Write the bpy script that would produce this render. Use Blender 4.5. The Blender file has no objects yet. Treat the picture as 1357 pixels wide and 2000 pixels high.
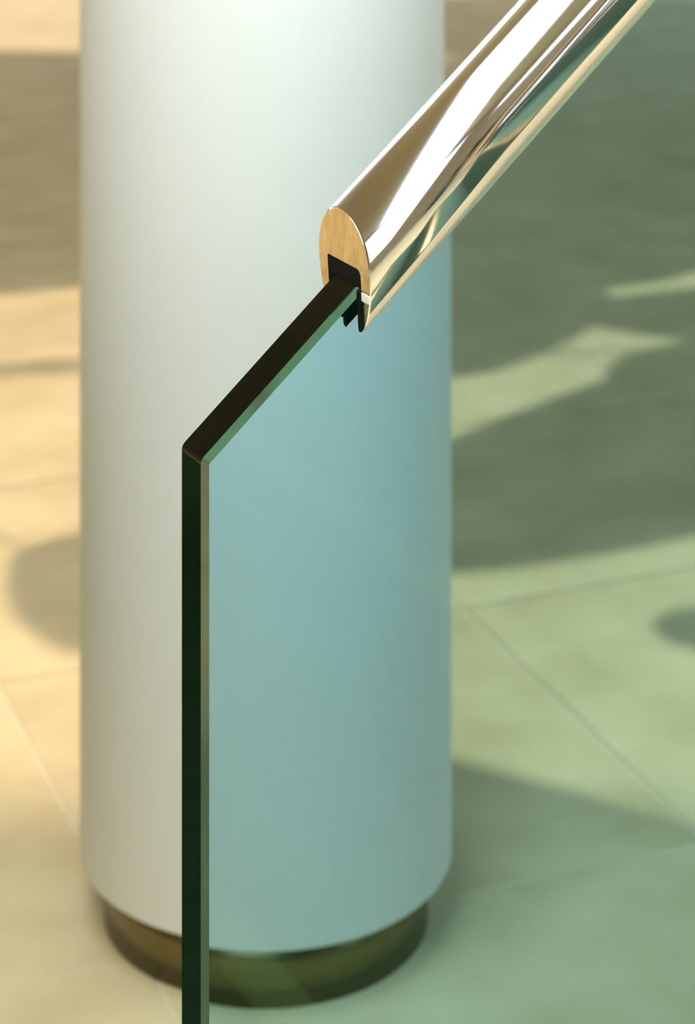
import bpy, bmesh, math, random
from mathutils import Vector, Matrix

random.seed(7)
scene = bpy.context.scene
COL = scene.collection

# ------------------------------------------------------------------ camera
EYE = 1.0615                      # camera height above the floor
cam_data = bpy.data.cameras.new('camera')
cam = bpy.data.objects.new('camera', cam_data)
COL.objects.link(cam)
cam.location = (0, 0, EYE)
cam.rotation_euler = (math.radians(90), 0, 0)       # level view camera, lens dropped
cam_data.sensor_fit = 'HORIZONTAL'
cam_data.sensor_width = 36.0
cam_data.lens = 4600.0 / 1357.0 * 36.0
cam_data.shift_y = -1800.0 / 1357.0
cam_data.clip_start = 0.05
cam_data.clip_end = 100
cam_data.dof.use_dof = True
cam_data.dof.focus_distance = 1.11
cam_data.dof.aperture_fstop = 14.0
scene.camera = cam

# ------------------------------------------------------------------ world, sun, exposure
world = bpy.data.worlds.new('sky')
scene.world = world
world.use_nodes = True
wn = world.node_tree.nodes
wn['Background'].inputs['Color'].default_value = (0.84, 0.92, 0.96, 1)
wn['Background'].inputs['Strength'].default_value = 2.1

SUN_EL = math.radians(36)
SUN_H = Vector((0.19, 0.98, 0)).normalized()       # horizontal direction to the sun
sun_dir = Vector((SUN_H.x * math.cos(SUN_EL), SUN_H.y * math.cos(SUN_EL), math.sin(SUN_EL)))
sd = bpy.data.lights.new('sun', 'SUN')
sd.energy = 4.8
sd.angle = math.radians(0.8)
sd.color = (1.0, 0.81, 0.60)
sun = bpy.data.objects.new('sun', sd)
COL.objects.link(sun)
sun.location = sun_dir * 12
sun.rotation_euler = sun_dir.to_track_quat('Z', 'Y').to_euler()

vs = scene.view_settings
vs.view_transform = 'Standard'
vs.look = 'None'
vs.gamma = 1.0
vs.exposure = 0.0
vs.use_curve_mapping = False

# ------------------------------------------------------------------ helpers
def link(name, mesh, mat=None, parent=None, loc=None):
    o = bpy.data.objects.new(name, mesh)
    COL.objects.link(o)
    if mat is not None and not mesh.materials:
        mesh.materials.append(mat)
    if parent is not None:
        o.parent = parent
    if loc is not None:
        o.location = loc
    return o

def bm_obj(name, bm, mat, parent=None, smooth=False, loc=None):
    bmesh.ops.recalc_face_normals(bm, faces=bm.faces)
    me = bpy.data.meshes.new(name)
    bm.to_mesh(me)
    bm.free()
    if smooth:
        for p in me.polygons:
            p.use_smooth = True
    return link(name, me, mat, parent, loc)

def empty(name, loc=(0, 0, 0)):
    o = bpy.data.objects.new(name, None)
    COL.objects.link(o)
    o.location = loc
    return o

def tag(o, label=None, cat=None, group=None, kind=None):
    if label: o['label'] = label
    if cat: o['category'] = cat
    if group: o['group'] = group
    if kind: o['kind'] = kind
    return o

def add_box(bm, x0, x1, y0, y1, z0, z1):
    v = [bm.verts.new(p) for p in ((x0,y0,z0),(x1,y0,z0),(x1,y1,z0),(x0,y1,z0),(x0,y0,z1),(x1,y0,z1),(x1,y1,z1),(x0,y1,z1))]
    for f in ((0,3,2,1),(4,5,6,7),(0,1,5,4),(1,2,6,5),(2,3,7,6),(3,0,4,7)):
        bm.faces.new([v[i] for i in f])

def box_obj(name, x0, x1, y0, y1, z0, z1, mat, parent=None, bevel=0.0):
    bm = bmesh.new()
    add_box(bm, x0, x1, y0, y1, z0, z1)
    if bevel:
        bmesh.ops.bevel(bm, geom=bm.edges[:], offset=bevel, segments=2, affect='EDGES')
    return bm_obj(name, bm, mat, parent)

def lathe(bm, prof, seg=96):
    rings = []
    for r, z in prof:
        rings.append([bm.verts.new((r*math.cos(2*math.pi*k/seg), r*math.sin(2*math.pi*k/seg), z)) for k in range(seg)])
    for a, b in zip(rings, rings[1:]):
        for k in range(seg):
            bm.faces.new((a[k], a[(k+1) % seg], b[(k+1) % seg], b[k]))
    return rings

def prism(bm, pts, z0, z1):
    lo = [bm.verts.new((x, y, z0)) for x, y in pts]
    hi = [bm.verts.new((x, y, z1)) for x, y in pts]
    bm.faces.new(list(reversed(lo)))
    bm.faces.new(hi)
    m = len(pts)
    for i in range(m):
        bm.faces.new((lo[i], lo[(i+1) % m], hi[(i+1) % m], hi[i]))

def tube(bm, pts, radii, seg=8):
    rings = []
    for i, p in enumerate(pts):
        d = (pts[min(i+1, len(pts)-1)] - pts[max(i-1, 0)]).normalized()
        a = d.cross(Vector((0.31, 0.17, 0.93))).normalized()
        b = d.cross(a)
        rings.append([bm.verts.new(p + (a*math.cos(2*math.pi*k/seg) + b*math.sin(2*math.pi*k/seg))*radii[i]) for k in range(seg)])
    for a, b in zip(rings, rings[1:]):
        for k in range(seg):
            bm.faces.new((a[k], a[(k+1) % seg], b[(k+1) % seg], b[k]))
    bm.faces.new(list(reversed(rings[0])))
    bm.faces.new(rings[-1])

# ------------------------------------------------------------------ materials
def mat(name, color, rough=0.5, metal=0.0, spec=0.5):
    m = bpy.data.materials.new(name)
    m.use_nodes = True
    b = m.node_tree.nodes['Principled BSDF']
    b.inputs['Base Color'].default_value = (*color, 1)
    b.inputs['Roughness'].default_value = rough
    b.inputs['Metallic'].default_value = metal
    b.inputs['Specular IOR Level'].default_value = spec
    return m

def noise_color(m, c0, c1, scale=8.0, detail=4.0, lo=0.3, hi=0.7, bump=0.0, stretch=(1, 1, 1), coord='Object', rnd=0.0):
    nt = m.node_tree; N = nt.nodes; L = nt.links
    b = N['Principled BSDF']
    tc = N.new('ShaderNodeTexCoord')
    mp = N.new('ShaderNodeMapping')
    mp.inputs['Scale'].default_value = stretch
    L.new(tc.outputs[coord], mp.inputs['Vector'])
    vec = mp.outputs['Vector']
    if rnd:
        oi = N.new('ShaderNodeObjectInfo')
        mul = N.new('ShaderNodeMath'); mul.operation = 'MULTIPLY'; mul.inputs[1].default_value = rnd
        L.new(oi.outputs['Random'], mul.inputs[0])
        add = N.new('ShaderNodeVectorMath'); add.operation = 'ADD'
        L.new(vec, add.inputs[0]); L.new(mul.outputs[0], add.inputs[1])
        vec = add.outputs[0]
    nz = N.new('ShaderNodeTexNoise')
    nz.inputs['Scale'].default_value = scale
    nz.inputs['Detail'].default_value = detail
    L.new(vec, nz.inputs['Vector'])
    cr = N.new('ShaderNodeValToRGB')
    cr.color_ramp.elements[0].position = lo; cr.color_ramp.elements[0].color = (*c0, 1)
    cr.color_ramp.elements[1].position = hi; cr.color_ramp.elements[1].color = (*c1, 1)
    L.new(nz.outputs['Fac'], cr.inputs['Fac'])
    L.new(cr.outputs['Color'], b.inputs['Base Color'])
    if bump:
        bp = N.new('ShaderNodeBump')
        bp.inputs['Strength'].default_value = bump
        bp.inputs['Distance'].default_value = 0.001
        L.new(nz.outputs['Fac'], bp.inputs['Height'])
        L.new(bp.outputs['Normal'], b.inputs['Normal'])
    return m

M = {}
M['tile'] = noise_color(mat('limestone tile', (0.6, 0.5, 0.3), 0.75, spec=0.10), (0.47, 0.37, 0.20), (0.62, 0.51, 0.31), 9.0, 8.0, 0.24, 0.74, rnd=37.0)
M['grout'] = noise_color(mat('pale grout', (0.6, 0.5, 0.3), 0.8), (0.59, 0.49, 0.32), (0.65, 0.55, 0.38), 30.0)
M['white'] = noise_color(mat('white column paint', (0.83, 0.83, 0.81), 0.55, spec=0.3), (0.80, 0.805, 0.79), (0.84, 0.845, 0.83), 3.0)
M['plinth'] = mat('satin bronze plinth', (0.20, 0.17, 0.08), 0.25, metal=1.0)
M['wall'] = noise_color(mat('tan plaster', (0.40, 0.32, 0.20), 0.8), (0.38, 0.30, 0.18), (0.43, 0.35, 0.22), 2.0)
M['ceiling'] = noise_color(mat('brown timber ceiling', (0.3, 0.23, 0.13), 0.6), (0.46, 0.385, 0.20), (0.54, 0.45, 0.25), 3.0, stretch=(1, 12, 1))
M['chrome'] = noise_color(mat('polished chrome', (0.85, 0.86, 0.88), 0.07, metal=1.0), (0.83, 0.84, 0.86), (0.88, 0.88, 0.90), 14.0)
M['chrome'].node_tree.nodes['Principled BSDF'].inputs['Roughness'].default_value = 0.08
M['endcap'] = noise_color(mat('scratched cut metal', (0.78, 0.7, 0.6), 0.2, metal=1.0), (0.80, 0.64, 0.44), (0.95, 0.82, 0.62), 150.0, 6.0, 0.35, 0.65, bump=0.45, stretch=(1, 1, 0.35))
M['rubber'] = noise_color(mat('black rubber', (0.004, 0.006, 0.005), 0.6, spec=0.08), (0.003, 0.005, 0.004), (0.006, 0.008, 0.007), 60.0)
M['patch'] = noise_color(mat('pale patch', (0.75, 0.74, 0.62), 0.6), (0.68, 0.66, 0.52), (0.80, 0.79, 0.66), 200.0)
M['leaf'] = noise_color(mat('glossy green leaf', (0.05, 0.13, 0.05), 0.4), (0.03, 0.10, 0.04), (0.08, 0.18, 0.07), 9.0)
M['stem'] = noise_color(mat('brown bark', (0.14, 0.09, 0.05), 0.8), (0.10, 0.07, 0.04), (0.18, 0.12, 0.07), 25.0)
M['pot'] = noise_color(mat('dark teal glazed pot', (0.02, 0.10, 0.10), 0.25), (0.02, 0.09, 0.09), (0.03, 0.13, 0.12), 6.0)
M['soil'] = noise_color(mat('potting soil', (0.03, 0.02, 0.015), 0.9), (0.025, 0.018, 0.012), (0.05, 0.035, 0.025), 60.0)
M['step'] = noise_color(mat('green stair carpet', (0.05, 0.13, 0.08), 0.8), (0.04, 0.08, 0.045), (0.055, 0.10, 0.06), 40.0)
M['added_counter'] = noise_color(mat('counter stone', (0.5, 0.42, 0.28), 0.5), (0.42, 0.31, 0.16), (0.52, 0.39, 0.21), 6.0)
M['brass'] = noise_color(mat('brass nosing', (0.8, 0.6, 0.3), 0.3, metal=1.0), (0.75, 0.56, 0.28), (0.85, 0.66, 0.36), 20.0)
M['added_rug'] = noise_color(mat('dark green rug', (0.02, 0.045, 0.025), 0.9, spec=0.1), (0.03, 0.08, 0.03), (0.05, 0.115, 0.045), 50.0)
M['steel'] = noise_color(mat('satin steel', (0.6, 0.6, 0.6), 0.35, metal=1.0), (0.55, 0.55, 0.56), (0.65, 0.65, 0.66), 30.0)

def emission(name, col, strength):
    m = bpy.data.materials.new(name)
    m.use_nodes = True
    b = m.node_tree.nodes['Principled BSDF']
    b.inputs['Base Color'].default_value = (0.8, 0.8, 0.8, 1)
    b.inputs['Emission Color'].default_value = (*col, 1)
    b.inputs['Emission Strength'].default_value = strength
    return m
M['lamp'] = emission('luminous diffuser', (0.90, 0.98, 1.0), 11.0)

# green float glass: clear dielectric with absorbing body, finely ground arrises
g = bpy.data.materials.new('green float glass')
g.use_nodes = True
gn = g.node_tree.nodes; gl = g.node_tree.links
gb = gn['Principled BSDF']
gb.inputs['Transmission Weight'].default_value = 1.0
gb.inputs['IOR'].default_value = 1.52
gb.inputs['Specular Tint'].default_value = (0.06, 0.26, 0.12, 1)
ga = gn.new('ShaderNodeAttribute'); ga.attribute_name = 'ground_edge'
gm = gn.new('ShaderNodeMath'); gm.operation = 'MULTIPLY'; gm.inputs[1].default_value = 0.05
gl.new(ga.outputs['Fac'], gm.inputs[0]); gl.new(gm.outputs[0], gb.inputs['Roughness'])
gc = gn.new('ShaderNodeMix'); gc.data_type = 'RGBA'
gc.inputs[6].default_value = (1, 1, 1, 1); gc.inputs[7].default_value = (0.14, 0.12, 0.09, 1)
gl.new(ga.outputs['Fac'], gc.inputs[0]); gl.new(gc.outputs[2], gb.inputs['Base Color'])
gv = gn.new('ShaderNodeVolumeAbsorption')
gv.inputs['Color'].default_value = (0.17, 0.72, 0.84, 1)
gv.inputs['Density'].default_value = 30.0
gl.new(gv.outputs['Volume'], gn['Material Output'].inputs['Volume'])
M['glass'] = g

# ------------------------------------------------------------------ room shell
H_CEIL = 3.85
def struct(o): return tag(o, kind='structure')
floor = struct(box_obj('floor', -4.2, 4.2, -3.2, 7.4, -0.12, -0.0012, M['grout']))
ceiling = struct(box_obj('ceiling', -4.2, 4.2, -3.2, 7.2, H_CEIL, H_CEIL + 0.15, M['ceiling']))
struct(box_obj('wall_left', -4.2, -4.05, -3.2, 7.2, 0, H_CEIL, M['wall']))
wr = bmesh.new()
add_box(wr, 4.05, 4.2, -3.2, -2.6, 0, H_CEIL)
add_box(wr, 4.05, 4.2, 2.4, 7.2, 0, H_CEIL)
add_box(wr, 4.05, 4.2, -2.6, 2.4, 0, 0.5)
add_box(wr, 4.05, 4.2, -2.6, 2.4, 3.6, H_CEIL)
struct(bm_obj('wall_right', wr, M['wall']))
wf = bmesh.new()
add_box(wf, -4.05, -2.6, -3.2, -3.05, 0, H_CEIL)
add_box(wf, 0.6, 4.05, -3.2, -3.05, 0, H_CEIL)
add_box(wf, -2.6, 0.6, -3.2, -3.05, 0, 1.0)
add_box(wf, -2.6, 0.6, -3.2, -3.05, 3.6, H_CEIL)
struct(bm_obj('wall_front', wf, M['wall']))
wb = bmesh.new()                                   # glazed garden side, only its low sill and head
add_box(wb, -4.05, 4.05, 7.05, 7.2, 0, 0.12)
add_box(wb, -4.05, 4.05, 7.05, 7.2, H_CEIL - 0.05, H_CEIL)
struct(bm_obj('wall_back', wb, M['wall']))

# stone tiles laid on the skew
TS, GAP = 0.49, 0.003
td = Vector((-0.37, 0.93, 0)).normalized()
tp = Vector((td.y, -td.x, 0))
tile_rot = math.atan2(td.y, td.x) - math.pi / 2
tb = bmesh.new()
hw = (TS - GAP) / 2
add_box(tb, -hw, hw, -hw, hw, -0.012, 0.0)
bmesh.ops.bevel(tb, geom=[e for e in tb.edges if all(v.co.z > -0.001 for v in e.verts)], offset=0.0006, segments=1, affect='EDGES')
tile_mesh = None
P0, Q0 = 0.53, 2.25                                # joint offsets
for i in range(-7, 9):
    for j in range(-9, 10):
        c = tp * (P0 + TS * (i + 0.5)) + td * (Q0 + TS * (j + 0.5))
        if not (-2.6 < c.x < 2.9 and -0.9 < c.y < 6.6):
            continue
        if tile_mesh is None:
            t = bm_obj('tile', tb, M['tile'], floor)
            tile_mesh = t.data
        else:
            t = link('tile', tile_mesh, None, floor)
        t.location = (c.x, c.y, random.uniform(-0.0003, 0.0))
        t.rotation_euler = (0, 0, tile_rot)

# ------------------------------------------------------------------ column
CX, CY, CR = -0.0686, 1.9, 0.1464
GAPH = 0.0525
column = tag(empty('column', (CX, CY, 0)), 'thick round white painted column standing on a recessed bronze plinth', 'column')
b = bmesh.new()
rings = lathe(b, [(CR - 0.03, GAPH), (CR - 0.002, GAPH), (CR, GAPH + 0.002), (CR, 1.2), (CR, 2.4), (CR, H_CEIL)], 128)
bm_obj('shaft', b, M['white'], column, smooth=False)
for p in bpy.data.objects['shaft'].data.polygons:
    p.use_smooth = abs(p.normal.z) < 0.3
b = bmesh.new()
rings = lathe(b, [(CR * 0.87, 0.0), (CR * 0.87, GAPH + 0.004)], 96)
b.faces.new(rings[-1])
b.faces.new(list(reversed(rings[0])))
o = bm_obj('plinth', b, M['plinth'], column)
for p in o.data.polygons:
    p.use_smooth = abs(p.normal.z) < 0.3

# ------------------------------------------------------------------ balustrade frame of reference
A = math.radians(28.0)
U = Vector((math.cos(A), math.sin(A), 0))          # along the stair
W = Vector((math.sin(A), -math.cos(A), 0))         # across the glass, towards the stair
O = Vector((-0.07204, 1.086, 0))
T, CH = 0.02707, 0.0029                            # glass thickness, arris
ZK = 0.6639
S = math.tan(math.radians(40.4))
def P(l, w, z): return O + U * l + W * w + Vector((0, 0, z))

# glass outline in (l, z); the foot follows the stair
def arc_corner(p0, p1, p2, r, n=5):
    a = (p0 - p1).normalized(); c = (p2 - p1).normalized()
    half = a.angle(c) / 2
    d = r / math.tan(half)
    s, e = p1 + a * d, p1 + c * d
    ctr = p1 + (a + c).normalized() * (r / math.sin(half))
    out = []
    for k in range(n + 1):
        q = s.lerp(e, k / n) - ctr
        out.append(ctr + q.normalized() * r)
    return out
L_END = 1.95
poly = [Vector((0, 0.0)), Vector((0, ZK)), Vector((L_END, ZK + S * L_END)), Vector((L_END, S * (L_END - 0.18))), Vector((0.18, 0.0))]
outline = [poly[0]] + arc_corner(poly[0], poly[1], poly[2], 0.0045) + poly[2:]
def offset(pts, d):
    res = []
    m = len(pts)
    for i in range(m):
        p, q, r = pts[i-1], pts[i], pts[(i+1) % m]
        e1 = (q - p).normalized(); e2 = (r - q).normalized()
        n1 = Vector((e1.y, -e1.x)); n2 = Vector((e2.y, -e2.x))   # interior side for clockwise loop
        b_ = (n1 + n2).normalized()
        res.append(q + b_ * (d / max(0.2, b_.dot(n1))))
    return res
inner = offset(outline, CH)
gbm = bmesh.new()
loops = []
for pts, w in ((inner, T/2), (outline, T/2 - CH), (outline, -T/2 + CH), (inner, -T/2)):
    loops.append([gbm.verts.new(P(p.x, w, p.y)) for p in pts])
lay = gbm.faces.layers.float.new('ground_edge')
m_ = len(outline)
gbm.faces.new(loops[0]); gbm.faces.new(list(reversed(loops[3])))
for k in range(3):
    for i in range(m_):
        f_ = gbm.faces.new((loops[k][i], loops[k][(i+1) % m_], loops[k+1][(i+1) % m_], loops[k+1][i]))
        f_[lay] = 1.0 if k != 1 else 0.0
bm_obj('glass_panel', gbm, M['glass'])
tag(bpy.data.objects['glass_panel'], 'thick clear green glass balustrade panel with a sloping polished top edge', 'glass panel')

# ------------------------------------------------------------------ handrail: slotted tube carried on the glass
L_R, Z_R = 0.0797, 0.7403                          # profile centre at the cut end
HWD, VUP, VDN = 0.0260, 0.0281, 0.0385             # half width, upper and lower half height of the plumb cut
SLOT = 0.0168
TILT = 0.058
handrail = tag(empty('handrail', P(L_R, 0, Z_R)), 'polished metal tube handrail slotted over the glass, its end cut off upright', 'handrail')
hm = handrail.location.copy()
def RP(l, w, v):                                   # l along from the end, w across, v vertical in the plumb cut
    return P(L_R + l - TILT * v, w, Z_R + v + S * (l - TILT * v)) - hm
def profile(inset=0.0):
    a_, bu, bd = HWD - inset, VUP - inset, VDN - inset
    sl = SLOT
    tb_ = math.asin(math.sqrt(1 - (sl / a_) ** 2))
    out = []
    n1 = 18
    for k in range(n1):
        t_ = -tb_ + tb_ * k / n1
        out.append((a_ * math.cos(t_), bd * math.sin(t_)))
    n2 = 48
    for k in range(n2 + 1):
        t_ = math.pi * k / n2
        out.append((a_ * math.cos(t_), bu * math.sin(t_)))
    for k in range(1, n1 + 1):
        t_ = -tb_ * k / n1
        out.append((-a_ * math.cos(t_), bd * math.sin(t_)))
    return out
def slot_pts():                                    # from far tip up, across, down to near tip
    r = 0.003
    top = 0.0012
    return [(-SLOT, -0.006), (-SLOT, top - 0.001), (-SLOT + 0.001, top), (SLOT - r, top), (SLOT - r*0.3, top - r*0.3), (SLOT, top - r), (SLOT, -0.008)]
ext = profile(); extb = profile(0.0005)
LR_END = 1.80
rb = bmesh.new()
full = [(e, extb_) for e, extb_ in zip(ext, extb)]
stations = [0.0006] + [LR_END * k / 24 for k in range(1, 25)]
rl = []
for s_ in stations:
    rl.append([rb.verts.new(RP(s_, w, v)) for w, v in ext])
bev = [rb.verts.new(RP(0.0, w, v)) for w, v in extb]
for a_, c_ in zip([bev] + rl, rl):
    for k in range(len(ext) - 1):
        f_ = rb.faces.new((a_[k], a_[k+1], c_[k+1], c_[k]))
        f_.smooth = a_ is not bev
# slot lining
sp = slot_pts()
s0 = [rb.verts.new(RP(0.0, w, v)) for w, v in sp]
s1 = [rb.verts.new(RP(LR_END, w, v)) for w, v in sp]
for k in range(len(sp) - 1):
    rb.faces.new((s0[k], s0[k+1], s1[k+1], s1[k]))
rb.faces.new((bev[-1], s0[0], s1[0], rl[-1][-1]))
rb.faces.new((s0[-1], bev[0], rl[-1][0], s1[-1]))
rb.faces.new(rl[-1] + s1)
me = bpy.data.meshes.new('tube'); 
bmesh.ops.recalc_face_normals(rb, faces=rb.faces)
rb.to_mesh(me); rb.free()
link('tube', me, M['chrome'], handrail)
# cut end face, just proud of the tube end
eb = bmesh.new()
loop = [eb.verts.new(RP(-0.00015, w, v)) for w, v in extb] + [eb.verts.new(RP(-0.00015, w, v)) for w, v in sp]
f_ = eb.faces.new(loop)
ret = bmesh.ops.extrude_face_region(eb, geom=[f_])
for v_ in [x for x in ret['geom'] if isinstance(x, bmesh.types.BMVert)]:
    v_.co += (U + Vector((0, 0, S))) * 0.0004
o = bm_obj('end_face', eb, M['endcap'], handrail)
tag(o, 'scratched flat cut face at the end of the tube')
# pale patch on the near leg of the cut face
pb = bmesh.new()
q = [(SLOT + 0.0003, -0.0095), (HWD * 0.962, -0.0095), (HWD * 0.925, -0.0135), (SLOT + 0.0003, -0.0135)]
va = [pb.verts.new(RP(-0.0005, w, v)) for w, v in q]; vb_ = [pb.verts.new(RP(0.0, w, v)) for w, v in q]
pb.faces.new(va); pb.faces.new(list(reversed(vb_)))
for k in range(4):
    pb.faces.new((va[k], va[(k+1) % 4], vb_[(k+1) % 4], vb_[k]))
tag(bm_obj('pale_patch', pb, M['patch'], handrail), 'small pale patch')
# rubber gaskets: one bedding strip over the glass edge and one each side
def gasket(pts, l0, l1):
    gb_ = bmesh.new()
    va = [gb_.verts.new(RP(l0, w, v)) for w, v in pts]
    vb2 = [gb_.verts.new(RP(l1, w, v)) for w, v in pts]
    gb_.faces.new(va); gb_.faces.new(list(reversed(vb2)))
    k_ = len(pts)
    for i in range(k_):
        gb_.faces.new((va[i], va[(i+1) % k_], vb2[(i+1) % k_], vb2[i]))
    return bm_obj('gasket', gb_, M['rubber'], handrail)
g0 = T/2 + 0.00015
ztop = (ZK + S * L_R) - Z_R + 0.0003               # glass top edge relative to the profile centre
gasket([(-SLOT+0.0001, ztop), (-SLOT+0.0001, 0.0009), (SLOT-0.003, 0.0009), (SLOT-0.0001, -0.002), (SLOT-0.0001, ztop)], 0.0001, LR_END - 0.01)
gasket([(g0, ztop - 0.0005), (SLOT - 0.0001, ztop - 0.0005), (SLOT - 0.0001, -0.0285), (g0 + 0.0006, -0.0290), (g0, -0.0275)], -0.0012, LR_END - 0.01)
gasket([(-SLOT + 0.0001, ztop - 0.0005), (-g0, ztop - 0.0005), (-g0, -0.033), (-g0 - 0.0006, -0.034), (-SLOT + 0.0001, -0.033)], 0.0008, LR_END - 0.01)

# ------------------------------------------------------------------ stair that the balustrade belongs to (just outside the frame)
stair = tag(empty('staircase', P(0.2, 0.5, 0)), 'green carpeted staircase with brass nosings rising beside the glass balustrade', 'staircase')
so = stair.location.copy()
RISE, GO = 0.1701, 0.2
for k in range(9):
    pts = []
    l0 = 0.2 + GO * k
    b = bmesh.new()
    z1 = RISE * (k + 1)
    z0 = max(0.0, z1 - RISE - 0.06)
    lo = [b.verts.new(P(l, w, z0) - so) for l, w in ((l0, 0.27), (l0, 1.1), (l0 + GO + 0.02, 1.1), (l0 + GO + 0.02, 0.27))]
    hi = [b.verts.new(P(l, w, z1) - so) for l, w in ((l0, 0.27), (l0, 1.1), (l0 + GO + (0.02 if k == 8 else 0.0), 1.1), (l0 + GO + (0.02 if k == 8 else 0.0), 0.27))]
    b.faces.new(lo); b.faces.new(hi)
    for i in range(4):
        b.faces.new((lo[i], lo[(i+1) % 4], hi[(i+1) % 4], hi[i]))
    st_ = bm_obj('step', b, M['step'], stair)
    b = bmesh.new()
    lo = [b.verts.new(P(l, w, z1 + 0.0005) - so) for l, w in ((l0 - 0.004, 0.27), (l0 - 0.004, 1.1), (l0 + 0.03, 1.1), (l0 + 0.03, 0.27))]
    hi = [b.verts.new(v_.co + Vector((0, 0, 0.004))) for v_ in lo]
    b.faces.new(lo); b.faces.new(hi)
    for i in range(4):
        b.faces.new((lo[i], lo[(i+1) % 4], hi[(i+1) % 4], hi[i]))
    bm_obj('nosing', b, M['brass'], st_)

b = bmesh.new()
sl_ = [(0.2, 0.0), (0.2, 0.10), (2.0, 0.10 + S * 1.8), (2.0, S * 1.8 - 0.22), (0.46, 0.0)]
va = [b.verts.new(P(l, 0.02, z) - so) for l, z in sl_]; vb_ = [b.verts.new(P(l, 0.268, z) - so) for l, z in sl_]
b.faces.new(va); b.faces.new(list(reversed(vb_)))
for i in range(5):
    b.faces.new((va[i], va[(i+1) % 5], vb_[(i+1) % 5], vb_[i]))
bm_obj('stringer', b, M['added_counter'], stair)

# unseen dark mat added to darken the glass end reflection and floor bounce
added_rug = box_obj('added_rug', -1.62, -0.45, 0.9, 2.4, 0.0005, 0.012, M['added_rug'], None, 0.004)
tag(added_rug, 'dark green mat added out of frame to darken reflections in the glass', 'added_rug')

# ------------------------------------------------------------------ suspended luminous ceiling light in front of the column
LZ = 1.85
def light_panel(lx, ly, hx, hy, label):
    lamp = tag(empty('ceiling_light', (lx, ly, LZ)), label, 'ceiling light', 'suspended luminous panels')
    box_obj('diffuser', -hx, hx, -hy, hy, -0.01, 0.02, M['lamp'], lamp)
    e = 0.06
    fb = bmesh.new()
    for x0, x1, y0, y1 in ((-hx - e, -hx, -hy - e, hy + e), (hx, hx + e, -hy - e, hy + e), (-hx, hx, -hy - e, -hy), (-hx, hx, hy, hy + e)):
        add_box(fb, x0, x1, y0, y1, -0.03, 0.06)
    add_box(fb, 0.1 * hx, 0.1 * hx + 0.02, -hy, hy, -0.03, -0.0105)
    add_box(fb, -hx - e, hx + e, -hy - e, hy + e, 0.06, 0.07)
    bm_obj('frame', fb, M['steel'], lamp)
    for x in (-hx * 0.9, hx * 0.9):
        for y in (-hy * 0.9, hy * 0.9):
            b = bmesh.new()
            tube(b, [Vector((x, y, 0.06)), Vector((x, y, H_CEIL - LZ))], [0.004, 0.004], 6)
            bm_obj('cable', b, M['steel'], lamp)
light_panel(-0.36, 0.65, 0.32, 1.0, 'broad suspended luminous ceiling panel above the glass balustrade')
light_panel(1.2, 0.5, 0.46, 1.05, 'suspended luminous panel added above the stair to light the column from the right')  # unseen panel added to brighten the right side of the column

# ------------------------------------------------------------------ unseen slab added out of frame to shade the floor right of the column
cot = 1 / math.tan(SUN_EL)
def lift(x, y, z):                                 # the point at height z whose sun shadow falls on (x, y)
    return Vector((x + SUN_H.x * cot * z, y + SUN_H.y * cot * z, z))
added_counter = tag(empty('added_counter', (1.9, 2.6, 0)), 'long stone slab on a panel, added out of frame to shade the floor', 'added_counter')
co = added_counter.location.copy()
cz = 0.93
e0, e1 = Vector((0.0957, 2.082)), Vector((0.2916, 1.977))
ed = (e1 - e0).normalized(); en = Vector((ed.y, -ed.x))
c0 = e0 - ed * 0.16
cpts = [c0, c0 + ed * 1.9, c0 + ed * 1.9 + en * 0.62, c0 + en * 0.62]
b = bmesh.new()
cp3 = [lift(p.x, p.y, cz) - co for p in cpts]
prism(b, [(p.x, p.y) for p in cp3], cz - 0.045, cz)
bm_obj('shade_slab', b, M['added_counter'], added_counter)
b = bmesh.new()
k0 = [cp3[1].lerp(cp3[0], t_) for t_ in (0.02, 0.10)] + [cp3[2].lerp(cp3[3], t_) for t_ in (0.10, 0.02)]
prism(b, [(p.x, p.y) for p in k0], 0.0, cz - 0.046)
bm_obj('slab_support', b, M['wall'], added_counter)

# ------------------------------------------------------------------ broad-leaved plants whose shade falls on the floor
def leaf_mesh(length, width, droop=0.03, seg=10):
    b = bmesh.new()
    rows = []
    for i in range(seg + 1):
        t_ = i / seg
        wv = width * 0.5 * (math.sin(math.pi * min(1.0, t_ ** 0.8)) ** 0.75 if 0 < t_ < 1 else 0.0) * (1 + 0.05 * math.sin(9 * t_))
        z = droop * length * (4 * t_ * (1 - t_)) * 0.6
        wv = max(wv, 0.002)
        rows.append([b.verts.new((t_ * length, s_ * wv, z + abs(s_) * wv * 0.07)) for s_ in (-1, -0.5, 0, 0.5, 1)])
    for r0, r1 in zip(rows, rows[1:]):
        for k in range(4):
            b.faces.new((r0[k], r0[k+1], r1[k+1], r1[k]))
    bmesh.ops.solidify(b, geom=b.faces[:], thickness=0.0015)
    return b

def leaf(parent, base, tip, width):
    """a leaf from base to tip (world space) under the parent Empty"""
    d = tip - base
    length = d.length
    o = bm_obj('leaf', leaf_mesh(length, width), M['leaf'], parent, smooth=True)
    x = d.normalized()
    y = Vector((0, 0, 1)).cross(x).normalized()
    z = x.cross(y)
    rot = Matrix((x, y, z)).transposed()
    o.rotation_euler = rot.to_euler()
    o.location = base - parent.location
    return o

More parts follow.
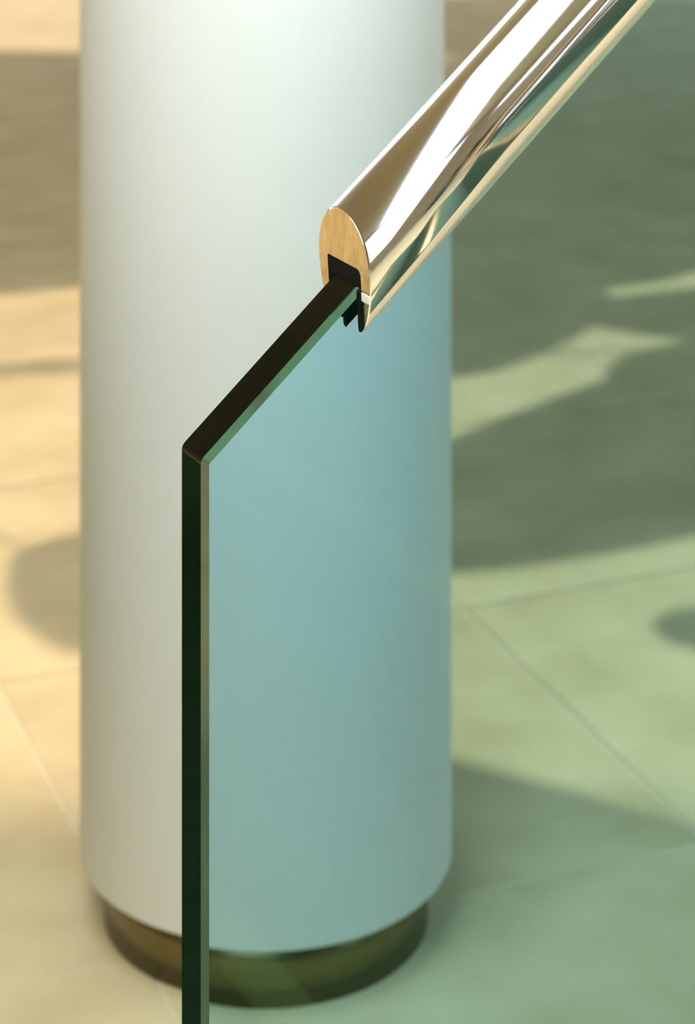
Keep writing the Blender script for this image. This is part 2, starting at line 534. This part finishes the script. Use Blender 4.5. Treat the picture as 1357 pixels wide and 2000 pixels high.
def make_plant(name, label, root, trunk_top, leaves, pot_r=0.26):
    pl = tag(empty(name, (root[0], root[1], 0)), label, 'plant', 'broad-leaved plants around the hall')
    b = bmesh.new()
    lathe_pts = [(0.02, 0.0), (pot_r * 0.72, 0.0), (pot_r * 0.8, 0.04), (pot_r, 0.44), (pot_r * 1.05, 0.46), (pot_r * 1.05, 0.5), (pot_r * 0.96, 0.5), (pot_r * 0.94, 0.45)]
    lathe(b, lathe_pts, 32)
    pot = bm_obj('pot', b, M['pot'], pl, smooth=True)
    b = bmesh.new()
    rr = lathe(b, [(0.01, 0.44), (pot_r * 0.95, 0.452)], 32)
    bm_obj('soil', b, M['soil'], pl)
    b = bmesh.new()
    tt = Vector(trunk_top) - pl.location
    pts = [Vector((0, 0, 0.42)).lerp(tt, k / 6) + Vector((0.03 * math.sin(k * 1.7), 0.03 * math.cos(k * 1.3), 0)) for k in range(7)]
    tube(b, pts, [0.035 - 0.0035 * k for k in range(7)])
    bm_obj('trunk', b, M['stem'], pl, smooth=True)
    for base, tip, w in leaves:
        leaf(pl, base, tip, w)
        b = bmesh.new()
        st = pts[random.randint(3, 6)]
        en_ = base - pl.location
        mid = (st + en_) / 2 + Vector((0, 0, 0.12))
        curve = [st.lerp(mid, k / 4).lerp(mid.lerp(en_, k / 4), k / 4) for k in range(5)]
        tube(b, curve, [0.006, 0.0055, 0.005, 0.0045, 0.004], 6)
        bm_obj('leaf_stalk', b, M['stem'], pl, smooth=True)
    return pl

def shade_leaf(b_xy, t_xy, width, zb, zt):          # base and tip of its shadow on the floor, in metres
    return lift(*b_xy, zb), lift(*t_xy, zt), width

def row(y, x0, x1, width, z):
    return lift(x0, y, z), lift(x1, y + random.uniform(-0.06, 0.06), z - 0.08), width

right_leaves = [
    shade_leaf((0.9, 3.391), (-0.11, 2.543), 0.48, 1.15, 1.05),
    shade_leaf((0.763, 3.277), (0.34, 3.181), 0.34, 1.25, 1.15),
    shade_leaf((-0.099, 3.277), (0.397, 3.644), 0.42, 1.35, 1.3),
    shade_leaf((0.78, 3.513), (0.301, 3.451), 0.30, 1.4, 1.3),
    shade_leaf((0.428, 2.454), (0.322, 2.382), 0.15, 1.0, 0.95),
]
right_leaves.append(row(3.84, 0.62, -0.15, 0.46, 1.4))
for y, z in ((4.12, 1.5), (4.48, 1.6), (4.84, 1.7), (5.2, 1.8), (5.6, 1.9), (6.0, 2.0)):
    right_leaves.append(row(y, 1.15, -0.10, 0.56, z))
make_plant('potted_plant', 'tall broad-leaved plant in a teal pot right of the column', (2.3, 6.2), (2.2, 6.1, 2.2), right_leaves)
left_leaves = [shade_leaf((-0.177, 2.479), (-0.371, 2.59), 0.30, 1.1, 1.05), shade_leaf((-0.609, 3.191), (-0.184, 3.277), 0.055, 2.0, 1.9)]
for y, z in ((3.84, 1.4), (4.15, 1.5), (4.5, 1.6), (4.85, 1.7), (5.2, 1.8)):
    left_leaves.append(row(y, -1.25, -0.10, 0.54, z))
make_plant('potted_plant', 'tall broad-leaved plant in a teal pot left of the column', (-2.0, 6.1), (-1.9, 6.0, 2.1), left_leaves)

# bushy plants to the right behind the camera, mirrored in the handrail
def bush(root, label, n, seed):
    r_ = random.Random(seed)
    lv = []
    for k in range(n):
        a_ = r_.uniform(0, 2 * math.pi)
        zb = r_.uniform(0.55, 1.3)
        base = Vector((root[0] + 0.12 * math.cos(a_), root[1] + 0.12 * math.sin(a_), zb))
        tip = base + Vector((math.cos(a_) * r_.uniform(0.25, 0.5), math.sin(a_) * r_.uniform(0.25, 0.5), r_.uniform(-0.1, 0.3)))
        lv.append((base, tip, r_.uniform(0.12, 0.2)))
    return make_plant('potted_plant', label, root, (root[0], root[1], 1.25), lv, 0.24)
bush((2.6, -0.7), 'leafy bush in a teal pot behind the foot of the stair', 30, 3)
bush((2.0, -1.9), 'leafy bush in a teal pot by the rear wall', 30, 5)
bush((3.2, 0.4), 'leafy bush in a teal pot by the side window', 30, 8)
